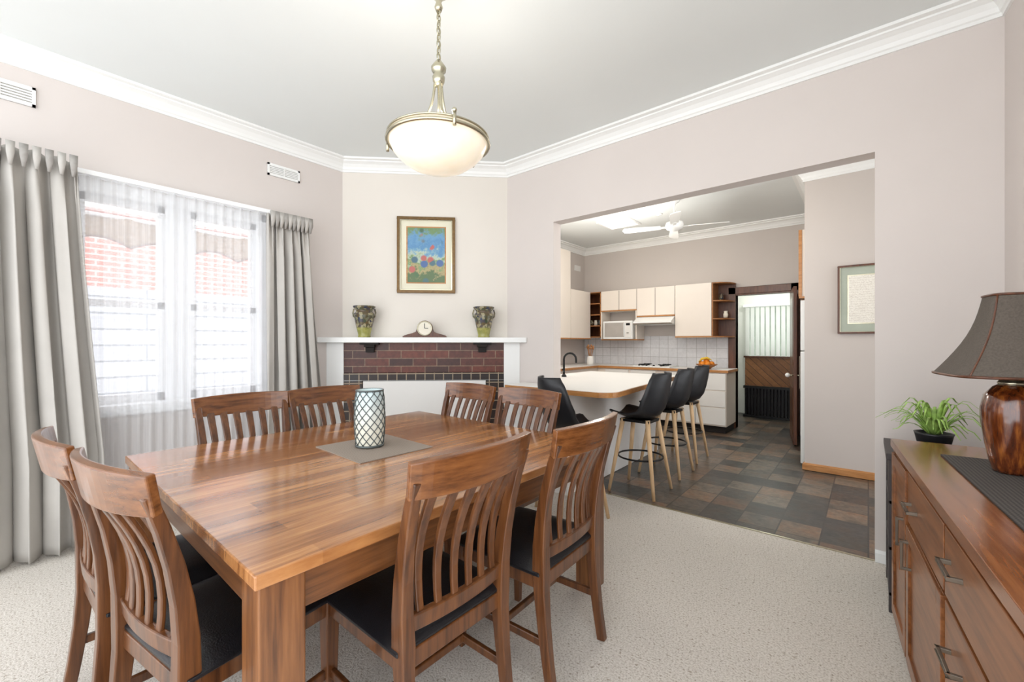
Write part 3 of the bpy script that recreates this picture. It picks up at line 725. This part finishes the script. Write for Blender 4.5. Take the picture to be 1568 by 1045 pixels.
b=MB(); b.box((-3.56,6.74,1.352),(-3.02,7.08,1.66),M_trim); b.box((-3.53,6.73,1.39),(-3.17,6.741,1.63),plain('microwave_window',(176,170,164),.3)); b.box((-3.15,6.73,1.38),(-3.04,6.741,1.64),M_white)
b.box((-3.13,6.725,1.58),(-3.06,6.735,1.62),M_black); b.lathe([(0,0),(.02,0),(.02,.01),(0,.01)],M_steel,(-3.1,6.73,1.45)); b.box((-3.172,6.715,1.4),(-3.162,6.73,1.62),M_trim)
b.obj('microwave_oven',bevel=.004)
b=MB()
poly=[(-2.6,3.0),(-1.66,3.0)]+[(-1.66+.14*math.sin(t),3.14-.14*math.cos(t)) for t in [math.pi/2*k/6 for k in range(1,7)]]+[(-1.72,5.14),(-2.9,5.14),(-2.9,3.455),(-2.255,3.455),(-2.255,3.305),(-2.6,3.305)]
b.prism(poly,BZ-.04,BZ,M_oak)
b.prism([(x+(-.008 if x>-1.8 else 0),y+(.008 if y<3.2 and x>-2.5 else 0)) for x,y in poly],BZ,BZ+.004,M_white)
b.box((-2.2,3.06,0),(-1.95,3.5,BZ-.04),M_white); b.box((-2.85,3.5,0),(-1.95,5.08,BZ-.04),M_white)
b.obj('kitchen_peninsula')
b=MB(); b.lathe([(0,0),(.03,0),(.028,.015),(.016,.03),(0,.03)],M_black)
b.tube([(0,0,.02),(0,0,.2)]+[(.07-.07*math.cos(t),0,.2+.07*math.sin(t)) for t in [math.pi*k/8 for k in range(1,9)]]+[(.14,0,.16)],.012,M_black); b.tube([(0,0,.06),(0,-.07,.09)],.008,M_black)
b.obj('kitchen_tap',(-2.66,4.1,BZ+.004),R(20))
b=MB(); b.lathe([(0,0),(.05,0),(.06,.06),(.052,.14),(.045,.16),(.04,.15),(0,.1)],M_white)
for k in range(7): 
    a=k*.9; b.tube([(.01*math.cos(a),.01*math.sin(a),.1),(.05*math.cos(a),.05*math.sin(a),.28+.02*(k%3))],.006,M_ply,6); b.sphere((.05*math.cos(a),.05*math.sin(a),.29+.02*(k%3)),.018,M_ply,1.4,8)
b.obj('utensil_crock',(-3.62,6.4,BZ+.004))
b=MB(); b.lathe([(0,0),(.05,0),(.06,.01),(.12,.05),(.15,.07),(.145,.072),(.11,.055),(0,.015)],M_ply)
for k in range(6):
    a=k*1.05; b.sphere((.07*math.cos(a),.07*math.sin(a),.075),.04,M_orange)
b.sphere((0,0,.12),.042,M_orange)
b.tube([(-.1,-.03,.1),(-.05,-.05,.15),(.02,-.05,.165),(.08,-.03,.13)],[.008,.018,.018,.006],M_banana)
b.obj('fruit_bowl',(-1.82,6.62,BZ+.004))
b=MB(); b.box((-.55,5.4,.02),(.1,6.1,1.2),M_trim); b.box((-.55,5.4,1.21),(.1,6.1,1.74),M_trim); b.box((-.53,5.42,0),(.08,6.08,.02),M_black); b.box((-.565,5.42,.8),(-.55,5.44,1.15),M_steel); b.obj('refrigerator',bevel=.006)
b=MB(); b.box((-.56,5.39,1.78),(.18,6.18,2.48),M_cream); b.box((-.565,5.38,1.78),(-.535,5.40,2.48),M_oak); b.box((-.562,5.38,1.76),(.18,6.18,1.78),M_oak); b.obj('fridge_cupboard')
b=MB()
b.box((-1.63,7.06,0),(-1.53,7.1,2.12),M_jar); b.box((-.83,7.06,0),(-.73,7.1,2.12),M_jar); b.box((-1.63,7.06,2.02),(-.73,7.1,2.12),M_jar)
b.box((-1.55,7.07,0),(-1.53,7.22,2.03),M_jar); b.box((-.83,7.07,0),(-.81,7.22,2.03),M_jar); b.box((-1.53,7.07,2.0),(-.83,7.22,2.02),M_jar)
b.obj('trim_door_frame',bevel=.003)
b=MB(); b.box((0,0,.01),(.70,.036,2.0),M_jar)
for (z0,z1) in ((.12,.72),(.98,1.88)):
    for yy in (-.004,.036): b.box((.1,yy,z0),(.6,yy+.004,z1),M_chair)
for sg,yy in ((-1,0),(1,.036)):
    b.tube([(.64,yy,.88),(.64,yy+sg*.05,.88)],.009,M_brassy); b.sphere((.64,yy+sg*.06,.88),.028,M_trim)
b.obj('door_1',(-.84,7.04,0),R(-80),bevel=.003)

def stool_shell():
    b=MB()
    ctl=[(.21,.655,.17),(.19,.66,.19),(.1,.645,.205),(0,.638,.215),(-.1,.645,.222),(-.16,.675,.228),(-.20,.73,.228),(-.225,.81,.22),(-.245,.90,.205),(-.258,.98,.18),(-.264,1.04,.135)]
    def fn(u,v):
        f=v*(len(ctl)-1); i=min(int(f),len(ctl)-2); t=f-i
        y,z,w=[ctl[i][k]*(1-t)+ctl[i+1][k]*t for k in range(3)]
        x=u*2-1; k2=min(1,max(0,(v-.25)/.35))
        lift=.05*x*x*(1-k2)+.10*abs(x)**2.4*k2*max(0,1-(v-.5)*2.2 if v>.5 else 1)
        fwd=.10*x*x*k2
        return (x*w,y+fwd,z+lift)
    b.grid(fn,16,30,M_blackpl)
    return b.mesh('seat_shell')
SHELL=stool_shell()
b=MB()
for sx in (-1,1):
    for sy in (-1,1): b.tube([(sx*.11,sy*.11,.635),(sx*.2,sy*.2,0)],[.021,.013],M_beech,12)
b.ring((0,0,.30),.19,.008,M_black,n=32); b.box((-.13,-.13,.61),(.13,.13,.632),M_black)
LEGS=b.mesh('leg_frame')
def stool(x,y,a):
    e=bpy.data.objects.new('bar_stool',None); scene.collection.objects.link(e); e.location=(x,y,0); e.rotation_euler=(0,0,R(a))
    s=place(SHELL,'seat_shell',solid=.012); s.parent=e
    l=place(LEGS,'leg_frame'); l.parent=e
stool(-1.54,3.60,90); stool(-1.56,4.28,90); stool(-1.60,4.94,90); stool(-1.74,2.78,-28)

b=MB(); fz=2.72
b.lathe([(0,KH),(.06,KH),(.055,KH-.03),(.02,KH-.05),(.012,KH-.06),(.012,fz+.08),(.05,fz+.07),(.1,fz+.05),(.11,fz+.01),(.09,fz-.03),(.04,fz-.05),(0,fz-.055)],M_trim)
for k in range(4):
    a=R(20+90*k); m=Matrix.Rotation(a,4,'Z')@Matrix.Rotation(R(12),4,'X'); b.M=Matrix.Translation((0,0,fz))@m
    b.prism([(.16,-.045),(.5,-.065),(.6,-.055),(.62,0),(.6,.055),(.5,.065),(.16,.045)],-.003,.003,M_trim); b.box((.06,-.02,-.006),(.2,.02,.0),M_trim)
b.M=Matrix.Identity(4); b.obj('ceiling_fan',(-1.83,5.3,0))
DL=[(-2.2,5.75),(-3.3,4.4),(-1.3,4.2)]  # only the first is a known fitting; the other two are added
for (x,y) in DL:
    b=MB(); b.lathe([(0,-.004),(.04,-.004),(.05,-.008),(.055,0),(0,0)],M_trim); b.lathe([(0,-.006),(.03,-.006),(.03,-.004),(0,-.004)],M_bulb); b.obj('downlight',(x,y,KH-.001))
b=MB(); b.box((-4.15,6.75,2.62),(-4.14,6.95,2.72),M_trim)
for i in range(5): b.box((-4.14,6.76,2.63+i*.018),(-4.135,6.94,2.638+i*.018),M_white)
b.obj('kitchen_vent')

# ---------------------------------------------------------------- lights
w=bpy.data.worlds.new('World'); scene.world=w; w.use_nodes=True
bg=w.node_tree.nodes['Background']; bg.inputs[0].default_value=(.94,.965,1,1); bg.inputs[1].default_value=2.9
def pl(name,loc,e,r=.1,c=(1,.95,.88)):
    l=bpy.data.lights.new(name,'POINT'); l.energy=e; l.shadow_soft_size=r; l.color=c
    o=bpy.data.objects.new(name,l); scene.collection.objects.link(o); o.location=loc; return o
pl('pendant_bulb_light',(PX,PY,2.36),14,.06)
for i,(x,y) in enumerate([(-2.45,5.3),(-3.3,4.4),(-1.3,4.2)]): pl('kitchen_fill_light',(x,y,2.5),20,.06)  # added fill lights hung below the ceiling to brighten the kitchen
pl('laundry_point_light',(-1.2,7.9,2.4),16,.1,(1,1,.95))  # unseen point light brightening the laundry, no fitting modelled
s=bpy.data.lights.new('sun','SUN'); s.energy=3.6; s.angle=R(8); s.color=(1,.97,.92)
so=bpy.data.objects.new('sun',s); scene.collection.objects.link(so); so.location=(5,0,10)
dv=Vector((-.5,.06,-.87)); so.rotation_euler=dv.to_track_quat('-Z','Y').to_euler()

cam=bpy.data.cameras.new('Camera'); co=bpy.data.objects.new('Camera',cam); scene.collection.objects.link(co)
cam.sensor_fit='HORIZONTAL'; cam.sensor_width=36; cam.lens=652/1568*36; cam.clip_start=.02
co.location=(0,0,1.3); co.rotation_euler=(R(90),0,R(39.93)); cam.shift_y=.001
scene.camera=co
scene.view_settings.view_transform='Standard'; scene.view_settings.look='None'; scene.view_settings.exposure=0.2
